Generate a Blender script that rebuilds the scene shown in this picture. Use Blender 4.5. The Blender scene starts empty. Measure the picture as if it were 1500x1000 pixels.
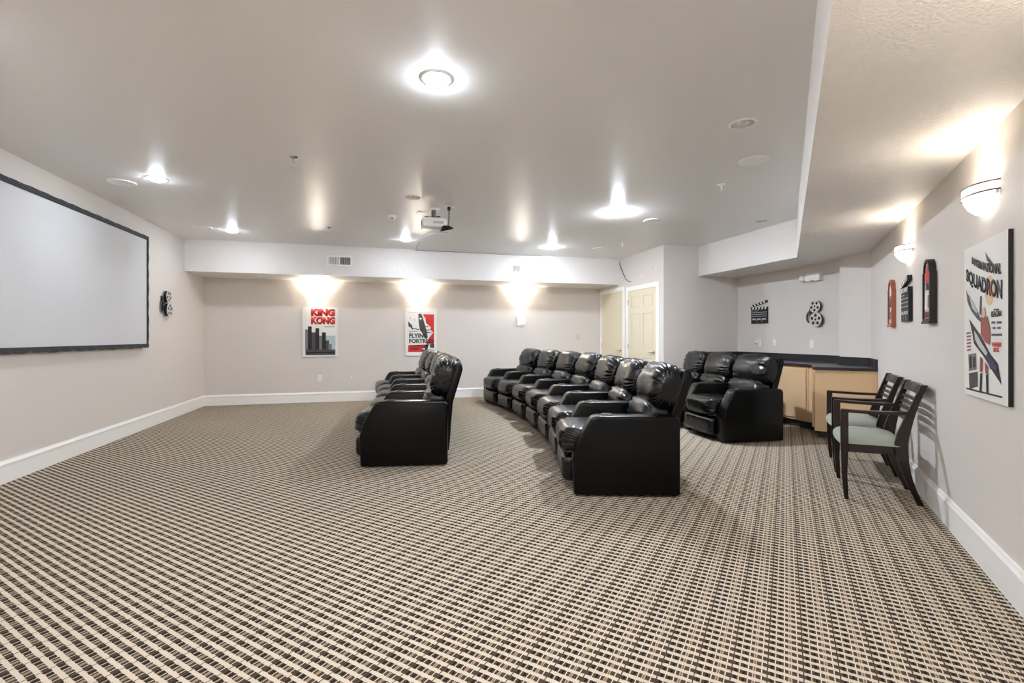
import bpy, bmesh, math, random
from mathutils import Vector, Matrix
random.seed(7)
R = math.radians
SC = bpy.context.scene
C = SC.collection

# ------------------------------------------------------------------ camera, world, exposure
CAM_H = 1.2
cd = bpy.data.cameras.new('camera')
cam = bpy.data.objects.new('camera', cd); C.objects.link(cam)
cam.location = (0, 0, CAM_H)
cam.rotation_euler = (R(90), 0, R(-15.116))
cd.sensor_width = 36.0
cd.lens = 698.11 / 1500 * 36
cd.shift_y = -6.885 / 1500
cd.clip_start = 0.03
SC.camera = cam
w = bpy.data.worlds.new('world'); SC.world = w; w.use_nodes = True
w.node_tree.nodes['Background'].inputs[0].default_value = (0.02, 0.02, 0.02, 1)
SC.view_settings.view_transform = 'Standard'
SC.view_settings.look = 'None'
SC.view_settings.gamma = 1
SC.view_settings.use_curve_mapping = False
SC.view_settings.exposure = 2.45
SC.cycles.diffuse_bounces = 10
SC.cycles.max_bounces = 14
DOWN_POWER = 100.0     # emission of a lit recessed lamp
BULB_POWER = 105.0    # emission of a sconce bulb
BOWL_POWER = 3.8      # emission of the frosted sconce bowl

# ------------------------------------------------------------------ room measures (metres)
XL, YB, YF = -3.005, 9.393, -1.6        # screen wall, far wall, wall behind the camera
H, ZS = 2.733, 2.23                     # ceiling, underside of the soffits
YS = 8.545                              # face of the far soffit
XD, YC, XE = 4.504, 7.0, 5.977          # door wall, closet wall, counter wall
RW, RS = 1.264, 0.176                   # slanted wall and slanted soffit edge: X - Y = const
XF, YFK = 5.181, 5.005                  # soffit face over the counter
S2 = math.sqrt(2)

# ------------------------------------------------------------------ materials
def lin(c):
    return tuple(((v/255)/12.92 if v/255 <= .04045 else ((v/255+.055)/1.055)**2.4) for v in c) + (1,)
def mat(name, rgb, rough=.6, metal=0.0, spec=.5, emit=None, estr=0, bump=None, mottling=0, coat=0):
    m = bpy.data.materials.new(name); m.use_nodes = True
    nt = m.node_tree; b = nt.nodes['Principled BSDF']
    b.inputs['Base Color'].default_value = lin(rgb)
    b.inputs['Roughness'].default_value = rough
    b.inputs['Metallic'].default_value = metal
    b.inputs['Specular IOR Level'].default_value = spec
    b.inputs['Coat Weight'].default_value = coat
    if emit:
        b.inputs['Emission Color'].default_value = lin(emit)
        b.inputs['Emission Strength'].default_value = estr
    if bump or mottling:
        tc = nt.nodes.new('ShaderNodeTexCoord')
    if bump:
        sc, st, dist = bump
        n = nt.nodes.new('ShaderNodeTexNoise'); n.inputs['Scale'].default_value = sc; n.inputs['Detail'].default_value = 3
        bp = nt.nodes.new('ShaderNodeBump'); bp.inputs['Strength'].default_value = st; bp.inputs['Distance'].default_value = dist
        nt.links.new(tc.outputs['Object'], n.inputs['Vector'])
        nt.links.new(n.outputs['Fac'], bp.inputs['Height'])
        nt.links.new(bp.outputs['Normal'], b.inputs['Normal'])
    if mottling:
        n2 = nt.nodes.new('ShaderNodeTexNoise'); n2.inputs['Scale'].default_value = 1.7; n2.inputs['Detail'].default_value = 4
        mx = nt.nodes.new('ShaderNodeMix'); mx.data_type = 'RGBA'
        c = lin(rgb)
        mx.inputs[6].default_value = tuple(v*(1-mottling) for v in c[:3]) + (1,)
        mx.inputs[7].default_value = tuple(min(1, v*(1+mottling)) for v in c[:3]) + (1,)
        nt.links.new(tc.outputs['Object'], n2.inputs['Vector'])
        nt.links.new(n2.outputs['Fac'], mx.inputs[0])
        nt.links.new(mx.outputs[2], b.inputs['Base Color'])
    return m

M = {}
M['wall'] = mat('wall_paint', (221, 214, 207), .55, spec=.35, bump=(170, .12, .002), mottling=.012)
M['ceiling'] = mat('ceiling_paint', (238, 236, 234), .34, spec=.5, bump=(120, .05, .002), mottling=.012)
M['soffit'] = mat('soffit_paint', (236, 232, 228), .36, spec=.5, bump=(70, .7, .012), mottling=.012)
M['trim'] = mat('white_trim_paint', (246, 244, 240), .35)
M['door'] = mat('cream_door_paint', (224, 215, 190), .42)
M['leather'] = mat('black_leather', (7, 7, 6), .27, spec=.20, bump=(220, .12, .002))
M['leather_soft'] = mat('black_soft_leather', (7, 7, 7), .27, spec=.42, bump=(24, .40, .010))
M['black_plastic'] = mat('black_plastic', (18, 18, 18), .3)
M['black_satin'] = mat('black_satin', (24, 23, 23), .45)
M['rubber'] = mat('black_rubber', (20, 20, 20), .7)
M['wood'] = mat('dark_espresso_wood', (32, 18, 16), .25, spec=.5, bump=(60, .04, .001))
M['sage'] = mat('sage_vinyl', (158, 164, 152), .42, spec=.4, bump=(60, .05, .002))
M['maple'] = mat('maple_laminate', (222, 188, 146), .38, spec=.4, mottling=.03)
M['laminate_black'] = mat('black_laminate', (36, 36, 38), .32, spec=.5)
M['toe'] = mat('dark_toe_kick', (52, 40, 30), .6)
M['screen'] = mat('matte_screen', (216, 216, 217), .8, spec=.1)
M['velvet'] = mat('charcoal_frame_fabric', (52, 54, 58), .75, bump=(90, .2, .003))
M['white_plastic'] = mat('white_plastic', (247, 246, 243), .35)
M['white_metal'] = mat('white_metal', (246, 245, 242), .3)
M['chrome'] = mat('chrome', (205, 203, 198), .16, metal=1)
M['nickel'] = mat('satin_nickel', (190, 180, 165), .3, metal=1)
M['reflector'] = mat('silver_reflector', (226, 226, 222), .2, metal=.4)
M['grille'] = mat('speaker_grille', (246, 245, 243), .5, bump=(900, .4, .002))
M['vent_dark'] = mat('vent_cavity', (70, 70, 70), .8)
LAMP_OUT = [.9, .36, .38, .48, 3.5, 1.2, .45, .45, 1.6]       # output of each lit lamp, in the order of LIT
for k_ in sorted(set(LAMP_OUT)):
    M['lamp%g' % k_] = mat('lit_lamp', (255, 255, 255), .5, emit=(232, 242, 255), estr=DOWN_POWER*k_)
M['bulb_weak'] = mat('lit_bulb_dimmer', (255, 255, 255), .5, emit=(255, 246, 233), estr=BULB_POWER*.17)
M['bulb'] = mat('lit_bulb', (255, 255, 255), .5, emit=(255, 246, 233), estr=BULB_POWER)
M['bowl'] = mat('frosted_glass_lit', (245, 242, 236), .35, emit=(255, 246, 232), estr=BOWL_POWER)
M['bowl_weak'] = mat('frosted_glass_dimmer', (245, 242, 236), .35, emit=(255, 248, 238), estr=BOWL_POWER*.2)
M['band'] = mat('sconce_band', (128, 123, 116), .4)
M['paper'] = mat('poster_paper', (236, 235, 231), .45, spec=.3)
M['p_red'] = mat('print_red', (214, 42, 32), .45)
M['p_darkred'] = mat('print_dark_red', (120, 28, 26), .45)
M['p_black'] = mat('print_black', (24, 22, 22), .45)
M['p_grey'] = mat('print_grey', (122, 120, 118), .45)
M['p_dgrey'] = mat('print_dark_grey', (72, 68, 70), .45)
M['p_lgrey'] = mat('print_light_grey', (196, 198, 198), .45)
M['p_blue'] = mat('print_pale_blue', (176, 200, 202), .45)
M['p_navy'] = mat('print_navy', (42, 50, 86), .45)
M['p_rust'] = mat('print_rust', (150, 78, 62), .45)
M['p_peach'] = mat('print_peach', (228, 196, 158), .45)
M['p_white'] = mat('print_white', (238, 236, 230), .45)
M['redwood'] = mat('reddish_wood', (168, 96, 66), .35, bump=(50, .05, .001))
M['red_led'] = mat('red_plastic', (230, 70, 60), .4)
M['silver'] = mat('silver_paint', (206, 203, 198), .38, metal=.2)
M['cable'] = mat('dark_cable', (30, 28, 27), .5)
M['can'] = mat('can_interior', (120, 118, 114), .4)

def carpet_material():
    m = bpy.data.materials.new('woven_carpet'); m.use_nodes = True
    nt = m.node_tree; N = nt.nodes; L = nt.links; b = N['Principled BSDF']
    b.inputs['Roughness'].default_value = .95
    b.inputs['Specular IOR Level'].default_value = .08
    tc = N.new('ShaderNodeTexCoord'); sp = N.new('ShaderNodeSeparateXYZ'); L.new(tc.outputs['Object'], sp.inputs[0])
    def mth(op, a, c=None, d=None):
        n = N.new('ShaderNodeMath'); n.operation = op
        for i, v in enumerate((a, c, d)):
            if v is None: continue
            if isinstance(v, (int, float)): n.inputs[i].default_value = v
            else: L.new(v, n.inputs[i])
        return n.outputs[0]
    wob = N.new('ShaderNodeTexNoise'); wob.inputs['Scale'].default_value = 55; wob.inputs['Detail'].default_value = 2
    L.new(tc.outputs['Object'], wob.inputs['Vector'])
    wv = mth('MULTIPLY', mth('SUBTRACT', wob.outputs['Fac'], .5), .010)
    u = mth('MULTIPLY', mth('SUBTRACT', sp.outputs[0], sp.outputs[1]), 1/S2)
    v = mth('MULTIPLY', mth('ADD', sp.outputs[0], sp.outputs[1]), 1/S2)
    fu = mth('FRACT', mth('ADD', mth('DIVIDE', mth('SUBTRACT', mth('ADD', u, mth('MULTIPLY', wv, .35)), .053), .1125), 100.0))
    fv = mth('FRACT', mth('ADD', mth('DIVIDE', mth('ADD', v, wv), .0400), 400.0))
    ramp = N.new('ShaderNodeValToRGB'); ramp.color_ramp.interpolation = 'CONSTANT'
    light = lin((199, 186, 167)); pale = lin((212, 199, 181)); tan = lin((176, 154, 131))
    dark = lin((74, 61, 49)); black = lin((34, 25, 20)); brown = lin((120, 98, 80))
    stops = [(0, dark), (.03, dark), (.10, black), (.17, dark), (.215, light), (.25, dark), (.33, black), (.40, dark),
             (.468, pale), (.50, dark), (.60, tan), (.63, brown), (.67, tan), (.70, dark), (.84, pale), (.875, dark)]
    cr = ramp.color_ramp
    cr.elements[0].position = 0; cr.elements[0].color = stops[0][1]
    cr.elements[1].position = stops[1][0]; cr.elements[1].color = stops[1][1]
    for p, c in stops[2:]:
        e = cr.elements.new(p); e.color = c
    L.new(fu, ramp.inputs[0])
    row = mth('LESS_THAN', fv, .57)                       # dark weft row
    line = mth('LESS_THAN', fu, .035)                     # unbroken dark warp line
    mask = mth('MAXIMUM', row, line)
    mx = N.new('ShaderNodeMix'); mx.data_type = 'RGBA'
    L.new(mask, mx.inputs[0]); mx.inputs[6].default_value = light; L.new(ramp.outputs[0], mx.inputs[7])
    fz = N.new('ShaderNodeTexNoise'); fz.inputs['Scale'].default_value = 420; fz.inputs['Detail'].default_value = 2
    L.new(tc.outputs['Object'], fz.inputs['Vector'])
    big = N.new('ShaderNodeTexNoise'); big.inputs['Scale'].default_value = .9; big.inputs['Detail'].default_value = 3
    L.new(tc.outputs['Object'], big.inputs['Vector'])
    k = mth('ADD', mth('MULTIPLY', fz.outputs['Fac'], .45), mth('ADD', mth('MULTIPLY', big.outputs['Fac'], .16), .70))
    hs = N.new('ShaderNodeHueSaturation'); L.new(k, hs.inputs['Value']); L.new(mx.outputs[2], hs.inputs['Color'])
    L.new(hs.outputs[0], b.inputs['Base Color'])
    bp = N.new('ShaderNodeBump'); bp.inputs['Strength'].default_value = .5; bp.inputs['Distance'].default_value = .004
    L.new(mth('ADD', mth('MULTIPLY', row, -.5), fz.outputs['Fac']), bp.inputs['Height']); L.new(bp.outputs[0], b.inputs['Normal'])
    return m
M['carpet'] = carpet_material()

# ------------------------------------------------------------------ helpers
def mesh_of(bm, name, smooth=None):
    bmesh.ops.recalc_face_normals(bm, faces=bm.faces)
    me = bpy.data.meshes.new(name); bm.to_mesh(me); bm.free()
    if smooth is not None:
        for p in me.polygons: p.use_smooth = True
        if smooth < 180: me.set_sharp_from_angle(angle=R(smooth))
    return me
def obj(name, bm, material, parent=None, smooth=None, label=None):
    me = bm if isinstance(bm, bpy.types.Mesh) else mesh_of(bm, name, smooth)
    if material is not None and not me.materials: me.materials.append(M[material])
    o = bpy.data.objects.new(name, me); C.objects.link(o)
    if parent is not None: o.parent = parent
    if label: o['label'] = label
    return o
def tag(o, label, cat, group=None):
    o['label'] = label; o['category'] = cat
    if group: o['group'] = group
    return o
def struct(name, bm, material, parent=None, smooth=None):
    o = obj(name, bm, material, parent, smooth)
    if parent is None: o['kind'] = 'structure'
    return o
def thing(name, label, cat, loc=(0, 0, 0), rz=0, group=None):
    o = bpy.data.objects.new(name, None); C.objects.link(o)
    o.empty_display_size = .05
    o.location = loc; o.rotation_euler = (0, 0, rz)
    return tag(o, label, cat, group)
def new(): return bmesh.new()
def box(bm, x0, x1, y0, y1, z0, z1, bev=0, seg=2, mtx=None):
    t = bmesh.new()
    vs = [t.verts.new((x, y, z)) for x in (x0, x1) for y in (y0, y1) for z in (z0, z1)]
    for f in ((0, 1, 3, 2), (4, 6, 7, 5), (0, 4, 5, 1), (2, 3, 7, 6), (0, 2, 6, 4), (1, 5, 7, 3)):
        t.faces.new([vs[i] for i in f])
    if bev: bmesh.ops.bevel(t, geom=t.edges[:], offset=bev, segments=seg, profile=.5, affect='EDGES')
    if mtx is not None: t.transform(mtx)
    join(bm, t); return bm
def join(bm, t):
    me = bpy.data.meshes.new('tmp'); t.to_mesh(me); t.free(); bm.from_mesh(me); bpy.data.meshes.remove(me)
def prism(bm, pts, a0, a1, axis='z', bev=0, seg=2, mtx=None):
    """polygon pts in the two other axes, extruded a0..a1 along axis"""
    t = bmesh.new()
    def P(p, a): return (p[0], p[1], a) if axis == 'z' else ((p[0], a, p[1]) if axis == 'y' else (a, p[0], p[1]))
    lo = [t.verts.new(P(p, a0)) for p in pts]; hi = [t.verts.new(P(p, a1)) for p in pts]
    t.faces.new(lo); t.faces.new(hi[::-1])
    n = len(pts)
    for i in range(n): t.faces.new((lo[i], lo[(i+1) % n], hi[(i+1) % n], hi[i]))
    bmesh.ops.recalc_face_normals(t, faces=t.faces)
    if bev: bmesh.ops.bevel(t, geom=t.edges[:], offset=bev, segments=seg, profile=.5, affect='EDGES')
    if mtx is not None: t.transform(mtx)
    join(bm, t); return bm
def plate(bm, outline, holes, a0, a1, axis='z'):
    """flat plate with holes, extruded a0..a1"""
    t = bmesh.new(); edges = []
    def P(p): return (p[0], p[1], a0) if axis == 'z' else (p[0], a0, p[1])
    for loop in [outline] + holes:
        vs = [t.verts.new(P(p)) for p in loop]
        for i in range(len(vs)): edges.append(t.edges.new((vs[i], vs[(i+1) % len(vs)])))
    r = bmesh.ops.triangle_fill(t, edges=edges, use_beauty=True)
    faces = t.faces[:]
    ex = bmesh.ops.extrude_face_region(t, geom=faces)
    d = Vector((0, 0, a1-a0)) if axis == 'z' else Vector((0, a1-a0, 0))
    bmesh.ops.translate(t, verts=[g for g in ex['geom'] if isinstance(g, bmesh.types.BMVert)], vec=d)
    join(bm, t); return bm
def circle(cx, cy, r, n=24): return [(cx + r*math.cos(2*math.pi*i/n), cy + r*math.sin(2*math.pi*i/n)) for i in range(n)]
def lathe(bm, prof, n=24, a0=0, a1=2*math.pi, mtx=None, sy=1.0):
    """profile (r, z) turned about z"""
    t = bmesh.new(); full = abs(a1-a0-2*math.pi) < 1e-6
    cols = n if full else n+1
    g = [[t.verts.new((r*math.cos(a0+(a1-a0)*i/n), sy*r*math.sin(a0+(a1-a0)*i/n), z)) for r, z in prof] for i in range(cols)]
    for i in range(n):
        A, B = g[i], g[(i+1) % cols]
        for j in range(len(prof)-1):
            try: t.faces.new((A[j], B[j], B[j+1], A[j+1]))
            except ValueError: pass
    bmesh.ops.remove_doubles(t, verts=t.verts, dist=1e-6)
    if mtx is not None: t.transform(mtx)
    join(bm, t); return bm
def tube(bm, pts, r, n=8, cap=True):
    """tube along pts; r a number or one per point"""
    t = bmesh.new(); pts = [Vector(p) for p in pts]; rings = []
    for i, p in enumerate(pts):
        d = (pts[min(i+1, len(pts)-1)] - pts[max(i-1, 0)]).normalized()
        up = Vector((0, 0, 1)) if abs(d.z) < .95 else Vector((1, 0, 0))
        a = d.cross(up).normalized(); b = d.cross(a)
        rr = r[i] if isinstance(r, (list, tuple)) else r
        rings.append([t.verts.new(p + rr*(math.cos(2*math.pi*k/n)*a + math.sin(2*math.pi*k/n)*b)) for k in range(n)])
    for A, B in zip(rings, rings[1:]):
        for k in range(n): t.faces.new((A[k], A[(k+1) % n], B[(k+1) % n], B[k]))
    if cap: t.faces.new(rings[0][::-1]); t.faces.new(rings[-1])
    join(bm, t); return bm
def sgp(v, e): return math.copysign(abs(v)**e, v)
def pillow(c, hx, hy, hz, e1, e2, tilt=0, pleat=0, k=15, na=56, nb=28, seed=0, start=.5, dip=0):
    """puffy cushion: axis along y, gathers radiating from its two sides"""
    rnd = random.Random(seed); ph = [rnd.uniform(0, 6.28) for _ in range(8)]
    t = bmesh.new(); rings = []
    for j in range(nb+1):
        b = -math.pi/2 + math.pi*j/nb
        yy = sgp(math.sin(b), e1); rr = max(abs(math.cos(b))**e1, 1e-4)
        ring = []
        for i in range(na):
            a = 2*math.pi*i/na
            s = min(1, max(0, (abs(yy)-start)/(1-start))); s = s*s*(3-2*s)
            side = 0 if yy < 0 else 3
            s *= min(1, max(0, (rr-.35)/.45))
            aw = a + .16*math.sin(3*a+ph[6]) + .10*math.sin(5*a+ph[7])
            f = 1 + pleat*s*(math.sin(k*aw+ph[side]) + .6*math.sin((k*1.7)*aw+ph[side+1]))
            f += pleat*.45*(1-s)*math.sin(5*a+3*yy+ph[2])*math.cos(4*yy+ph[4])
            x = hx*rr*f*sgp(math.cos(a), e2); z = hz*rr*f*sgp(math.sin(a), e2)
            if dip and math.sin(a) > 0: z -= dip*math.sin(a)*(1-yy*yy)
            ring.append(t.verts.new((x, hy*yy, z)))
        rings.append(ring)
    for A, B in zip(rings, rings[1:]):
        for i in range(na): t.faces.new((A[i], A[(i+1) % na], B[(i+1) % na], B[i]))
    bmesh.ops.remove_doubles(t, verts=t.verts, dist=2e-4)
    t.transform(Matrix.Translation(c) @ Matrix.Rotation(tilt, 4, 'Y'))
    return t
def text_mesh(s, bold=.0, fit=None, warp=None, depth=.0004, y=0.0):
    """lettering on a wall plane (x right, z up); fit = (x0, x1, z0, z1); warp maps unit square to (x, z)"""
    cu = bpy.data.curves.new('lettering', 'FONT'); cu.body = s; cu.size = 1; cu.offset = bold; cu.resolution_u = 3
    o = bpy.data.objects.new('lettering', cu); C.objects.link(o)
    dg = bpy.context.evaluated_depsgraph_get()
    me = bpy.data.meshes.new_from_object(o.evaluated_get(dg))
    bpy.data.objects.remove(o); bpy.data.curves.remove(cu)
    xs = [v.co.x for v in me.vertices]; ys = [v.co.y for v in me.vertices]
    x0, x1, y0, y1 = min(xs), max(xs), min(ys), max(ys)
    t = bmesh.new(); t.from_mesh(me); bpy.data.meshes.remove(me)
    for v in t.verts:
        a, b = (v.co.x-x0)/(x1-x0), (v.co.y-y0)/(y1-y0)
        X, Z = warp(a, b) if warp else (fit[0]+a*(fit[1]-fit[0]), fit[2]+b*(fit[3]-fit[2]))
        v.co = (X, y, Z)
    ex = bmesh.ops.extrude_face_region(t, geom=t.faces[:])
    bmesh.ops.translate(t, verts=[g for g in ex['geom'] if isinstance(g, bmesh.types.BMVert)], vec=(0, -depth, 0))
    return t
# frames on the walls: local x runs right as one faces the wall, -y into the room, z up
def on_back(x, z): return (x, YB, z), 0
def on_left(y, z): return (XL, y, z), R(90)
def on_exit(y, z): return (XE, y, z), R(-90)
def on_door(y, z): return (XD, y, z), R(-90)
def on_right(s, z): return ((s + RW/S2)/S2, (s - RW/S2)/S2, z), R(225)   # s = (X+Y)/sqrt2
def on_soffit(x, z): return (x, YS, z), 0

# ------------------------------------------------------------------ the room
T = .12
plan = [(XL, YF), (XL, YB), (XD, YB), (XD, YC), (XE, YC), (XE, XE-RW), (YF+RW, YF)]
struct('floor', prism(new(), [(XL-.2, YF-.2), (XL-.2, YB+.2), (XE+.2, YB+.2), (XE+.2, YF-.2)], -.1, 0), 'carpet')
LIT = [(.305, 2.85), (-2.12, 5.36), (-2.11, 7.70), (.34, 7.70), (2.80, 5.34), (2.80, 7.70), (-2.12, 2.86), (-2.12, .38), (.30, .38)]
UNLIT = [(2.50, 2.88), (.316, 5.35), (4.84, 5.24)]
can_holes = [circle(x, y, .084, 24) for x, y in LIT + UNLIT]
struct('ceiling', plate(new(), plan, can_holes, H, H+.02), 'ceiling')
def wall(name, a, b, z0=0, z1=H):
    a, b = Vector(a), Vector(b); d = (b-a).normalized(); n = Vector((-d.y, d.x))   # outward = left of travel
    return struct(name, prism(new(), [tuple(a), tuple(b), tuple(b+n*T), tuple(a+n*T)], z0, z1), 'wall')
wall('wall_left', plan[0], plan[1])
wall('wall_back', plan[1], plan[2])
wall('wall_door_side', plan[2], plan[3])
wall('wall_closet', (XD+T, YC), plan[4])
wall('wall_counter', plan[4], plan[5])
wall('wall_right', plan[5], plan[6])
wall('wall_front', plan[6], plan[0])
struct('wall_pillar', prism(new(), [(5.70, 4.436), (5.70, 4.845), (XE, 4.845), (XE, XE-RW)], 0, ZS), 'wall')
struct('trim_1', prism(new(), [(XL, YS), (XD, YS), (XD, YB), (XL, YB)], ZS, H), 'soffit').name = 'soffit_back'
struct('soffit_right', prism(new(), [(XF, YC), (XF, YFK), (YF+RS, YF), (YF+RW, YF), (XE, XE-RW), (XE, YC)], ZS, H), 'soffit')

def baseboard(name, a, b):
    a, b = Vector(a), Vector(b); d = (b-a).normalized(); n = Vector((d.y, -d.x)); L = (b-a).length  # into the room
    prof = [(0, 0), (.016, 0), (.016, .140), (.020, .146), (.020, .158), (.012, .172), (.008, .185), (0, .185)]
    t = bmesh.new()
    A = [t.verts.new((a.x+n.x*p, a.y+n.y*p, z)) for p, z in prof]; B = [t.verts.new((b.x+n.x*p, b.y+n.y*p, z)) for p, z in prof]
    t.faces.new(A); t.faces.new(B[::-1])
    for i in range(len(prof)): t.faces.new((A[i], A[(i+1) % 8], B[(i+1) % 8], B[i]))
    return struct(name, t, 'trim')
baseboard('baseboard_left', (XL, YF), (XL, YB))
baseboard('baseboard_back', (XL, YB), (XD, YB))
baseboard('baseboard_closet', (XD, YC), (5.32, YC))
baseboard('baseboard_right', (5.36, 5.36-RW), (YF+RW, YF))
baseboard('baseboard_front', (YF+RW, YF), (XL, YF))
baseboard('baseboard_door_side', (XD, 7.11), (XD, YC))

# doors on the door wall: local x to the right (towards -Y)
def casing(bm, x0, x1, top, wd=.085, th=.022):
    box(bm, x0, x0+wd, -th, .0, 0, top, .005, 1); box(bm, x1-wd, x1, -th, 0, 0, top, .005, 1)
    box(bm, x0+wd, x1-wd, -th, 0, top-wd, top, .005, 1); return bm
def lever(parent, x, z, s):
    h = obj('door_handle', lathe(new(), [(0, 0), (.026, 0), (.026, .008), (.012, .014), (.012, .045), (0, .045)], 16,
            mtx=Matrix.Translation((x, -.012, z)) @ Matrix.Rotation(R(90), 4, 'X')), 'nickel', parent, 40)
    obj('lever', tube(new(), [(x, -.052, z), (x+s*.03, -.056, z), (x+s*.12, -.052, z-.004)], [.010, .009, .006]), 'nickel', h, 40)
def door(name, ynear, yfar, top, panels):
    yc = (ynear+yfar)/2; wd = yfar-ynear
    (loc, rz) = on_door(yc, 0)
    d = bpy.data.objects.new(name, None); C.objects.link(d); d.location = loc; d.rotation_euler = (0, 0, rz); d['kind'] = 'structure'
    obj('door_casing', casing(new(), -wd/2, wd/2, top), 'trim', d)
    x0, x1 = -wd/2+.088, wd/2-.088; zt = top-.088
    bm = new(); box(bm, x0, x1, -.004, 0, .01, zt)
    if panels:
        wl = x1-x0; st = .11; mid = (x0+x1)/2
        zs_ = [(.22, .82), (.98, 1.62), (1.73, zt-.11)]
        for a, b in ((x0, x0+st), (x1-st, x1), (mid-.05, mid+.05)): box(bm, a, b, -.014, -.003, .01, zt)
        rails = [.01] + [v for p in zs_ for v in p] + [zt]
        for i in range(0, len(rails), 2):
            for a, b in ((x0+st, mid-.05), (mid+.05, x1-st)): box(bm, a, b, -.014, -.003, rails[i], rails[i+1])
    else:
        box(bm, x0, x1, -.010, -.003, .01, zt)
    leaf = obj('door_leaf', bm, 'door', d)
    if panels:
        for za, zb in zs_:
            for a, b in ((x0+st, mid-.05), (mid+.05, x1-st)):
                obj('panel', box(new(), a+.018, b-.018, -.009, -.003, za+.018, zb-.018, .004, 1), 'door', leaf)
    lever(d, x1-.06, .93, -1)
    for z in (.28, 1.02, 1.85):
        obj('hinge', tube(new(), [(x0-.004, -.018, z-.045), (x0-.004, -.018, z+.045)], .007), 'nickel', d)
    return d
door('door_1', 7.118, 8.243, 2.14, True)
door('door_2', 8.303, 9.380, 2.17, False)

# ------------------------------------------------------------------ recliners
AW, ALEN = .15, .79
arm_prof = [(.0, .012), (-.012, .29), (.02, .40), (.125, .585), (.165, .605), (.76, .605), (.79, .575), (.79, .012)]
def arm_mesh():
    return mesh_of(prism(new(), arm_prof, -AW/2, AW/2, 'y', .020, 3), 'armrest', 50)
def cup_mesh():
    return mesh_of(lathe(new(), [(.030, .000), (.034, .004), (.042, .0075), (.050, .004), (.052, -.002)], 24), 'cup_holder', 60)
def cupin_mesh():
    return mesh_of(lathe(new(), [(0, .0005), (.034, .0005), (.034, -.004), (0, -.004)], 20), 'cup_well', 40)
def recliner_meshes(p, seed):
    hw = (p-AW)/2
    d = {}
    d['base'] = mesh_of(box(new(), .06, .755, -hw+.003, hw-.003, .012, .33, .015, 2), 'base', 40)
    d['footrest'] = mesh_of(pillow((.10, 0, .165), .185, hw-.008, .105, .22, .38, 0, .010, 18, seed=seed, start=.75), 'footrest', 180)
    d['seat_cushion'] = mesh_of(pillow((.245, 0, .362), .350, hw-.002, .125, .36, .62, R(3), .050, 25, na=110, nb=36, seed=seed+1, start=.60), 'seat_cushion', 180)
    d['lumbar_cushion'] = mesh_of(pillow((.665, 0, .555), .135, hw-.004, .130, .5, .75, R(14), .070, 11, na=72, seed=seed+2, start=.30), 'lumbar_cushion', 180)
    d['head_cushion'] = mesh_of(pillow((.755, 0, .792), .140, hw+.004, .195, .52, .82, R(16), .070, 19, na=120, nb=44, seed=seed+3, start=.36), 'head_cushion', 180)
    d['back_shell'] = mesh_of(prism(new(), [(.735, .10), (.800, .10), (.835, .56), (.935, .89), (.915, .945), (.86, .94), (.755, .56)],
                                    -hw+.003, hw-.003, 'y', .018, 3), 'back_shell', 50)
    return d
ARM, CUP, CUPIN = arm_mesh(), cup_mesh(), cupin_mesh()
MATS = dict(base='black_satin', footrest='leather_soft', seat_cushion='leather_soft', lumbar_cushion='leather_soft',
            head_cushion='leather_soft', back_shell='leather')
VAR = {}
def recliner(loc, rz, p, seed, label, group, both):
    key = (p, seed % 3)
    if key not in VAR: VAR[key] = recliner_meshes(p, seed*10)
    t = thing('recliner', label, 'recliner', loc, rz, group)
    for n, me in VAR[key].items(): obj(n, me, MATS[n], t)
    for s in ((-1, 1) if both else (-1,)):
        a = obj('armrest', ARM, 'leather', t); a.location = (0, s*p/2, 0)
        c = obj('cup_holder', CUP, 'black_plastic', a); c.location = (.255, 0, .605)
        q = obj('cup_well', CUPIN, 'rubber', a); q.location = (.255, 0, .605)
    return t
def row(start, p, faces, labels, group, depth=1.0):
    P = Vector(start)
    for i, fdeg in enumerate(faces):
        f = R(fdeg); t = Vector((math.sin(f), math.cos(f))); b = Vector((math.cos(f), -math.sin(f)))
        o = P + t*(AW/2+p/2) - b*.13
        recliner((o.x, o.y, 0), -f, p, i, labels[i], group, i == len(faces)-1).scale.x = depth
        P = P + t*p
ordn = ['first', 'second', 'third', 'fourth', 'fifth', 'sixth', 'seventh']
row((-.075, 4.535), .755, [8.8, 5.5, 2.5, -.5, -3.5],
    ['black leather recliner at the free end of the five-seat row nearest the screen'] +
    ['black leather recliner, %s seat of the five-seat row before the screen' % k for k in ordn[1:4]] +
    ['black leather recliner ending the five-seat row before the screen, by the poster wall'], 'five-seat recliner row')
row((1.505, 3.285), .765, [17, 13.2, 9.2, 5.2, .6, -3.6, -7.4],
    ['black leather recliner at the free end of the curved seven-seat row'] +
    ['black leather recliner, %s seat of the curved seven-seat row from its free end' % k for k in ordn[1:6]] +
    ['black leather recliner ending the curved seven-seat row beside the poster wall'], 'seven-seat curved recliner row')
row((3.812, 4.51), .765, [5.5, 9.5, 12.5],
    ['black leather recliner at the wooden-chair end of the three-seat row before the counter',
     'black leather recliner in the middle of the three-seat row before the counter',
     'black leather recliner by the closet wall in the three-seat row before the counter'], 'three-seat recliner row', .945)

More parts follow.
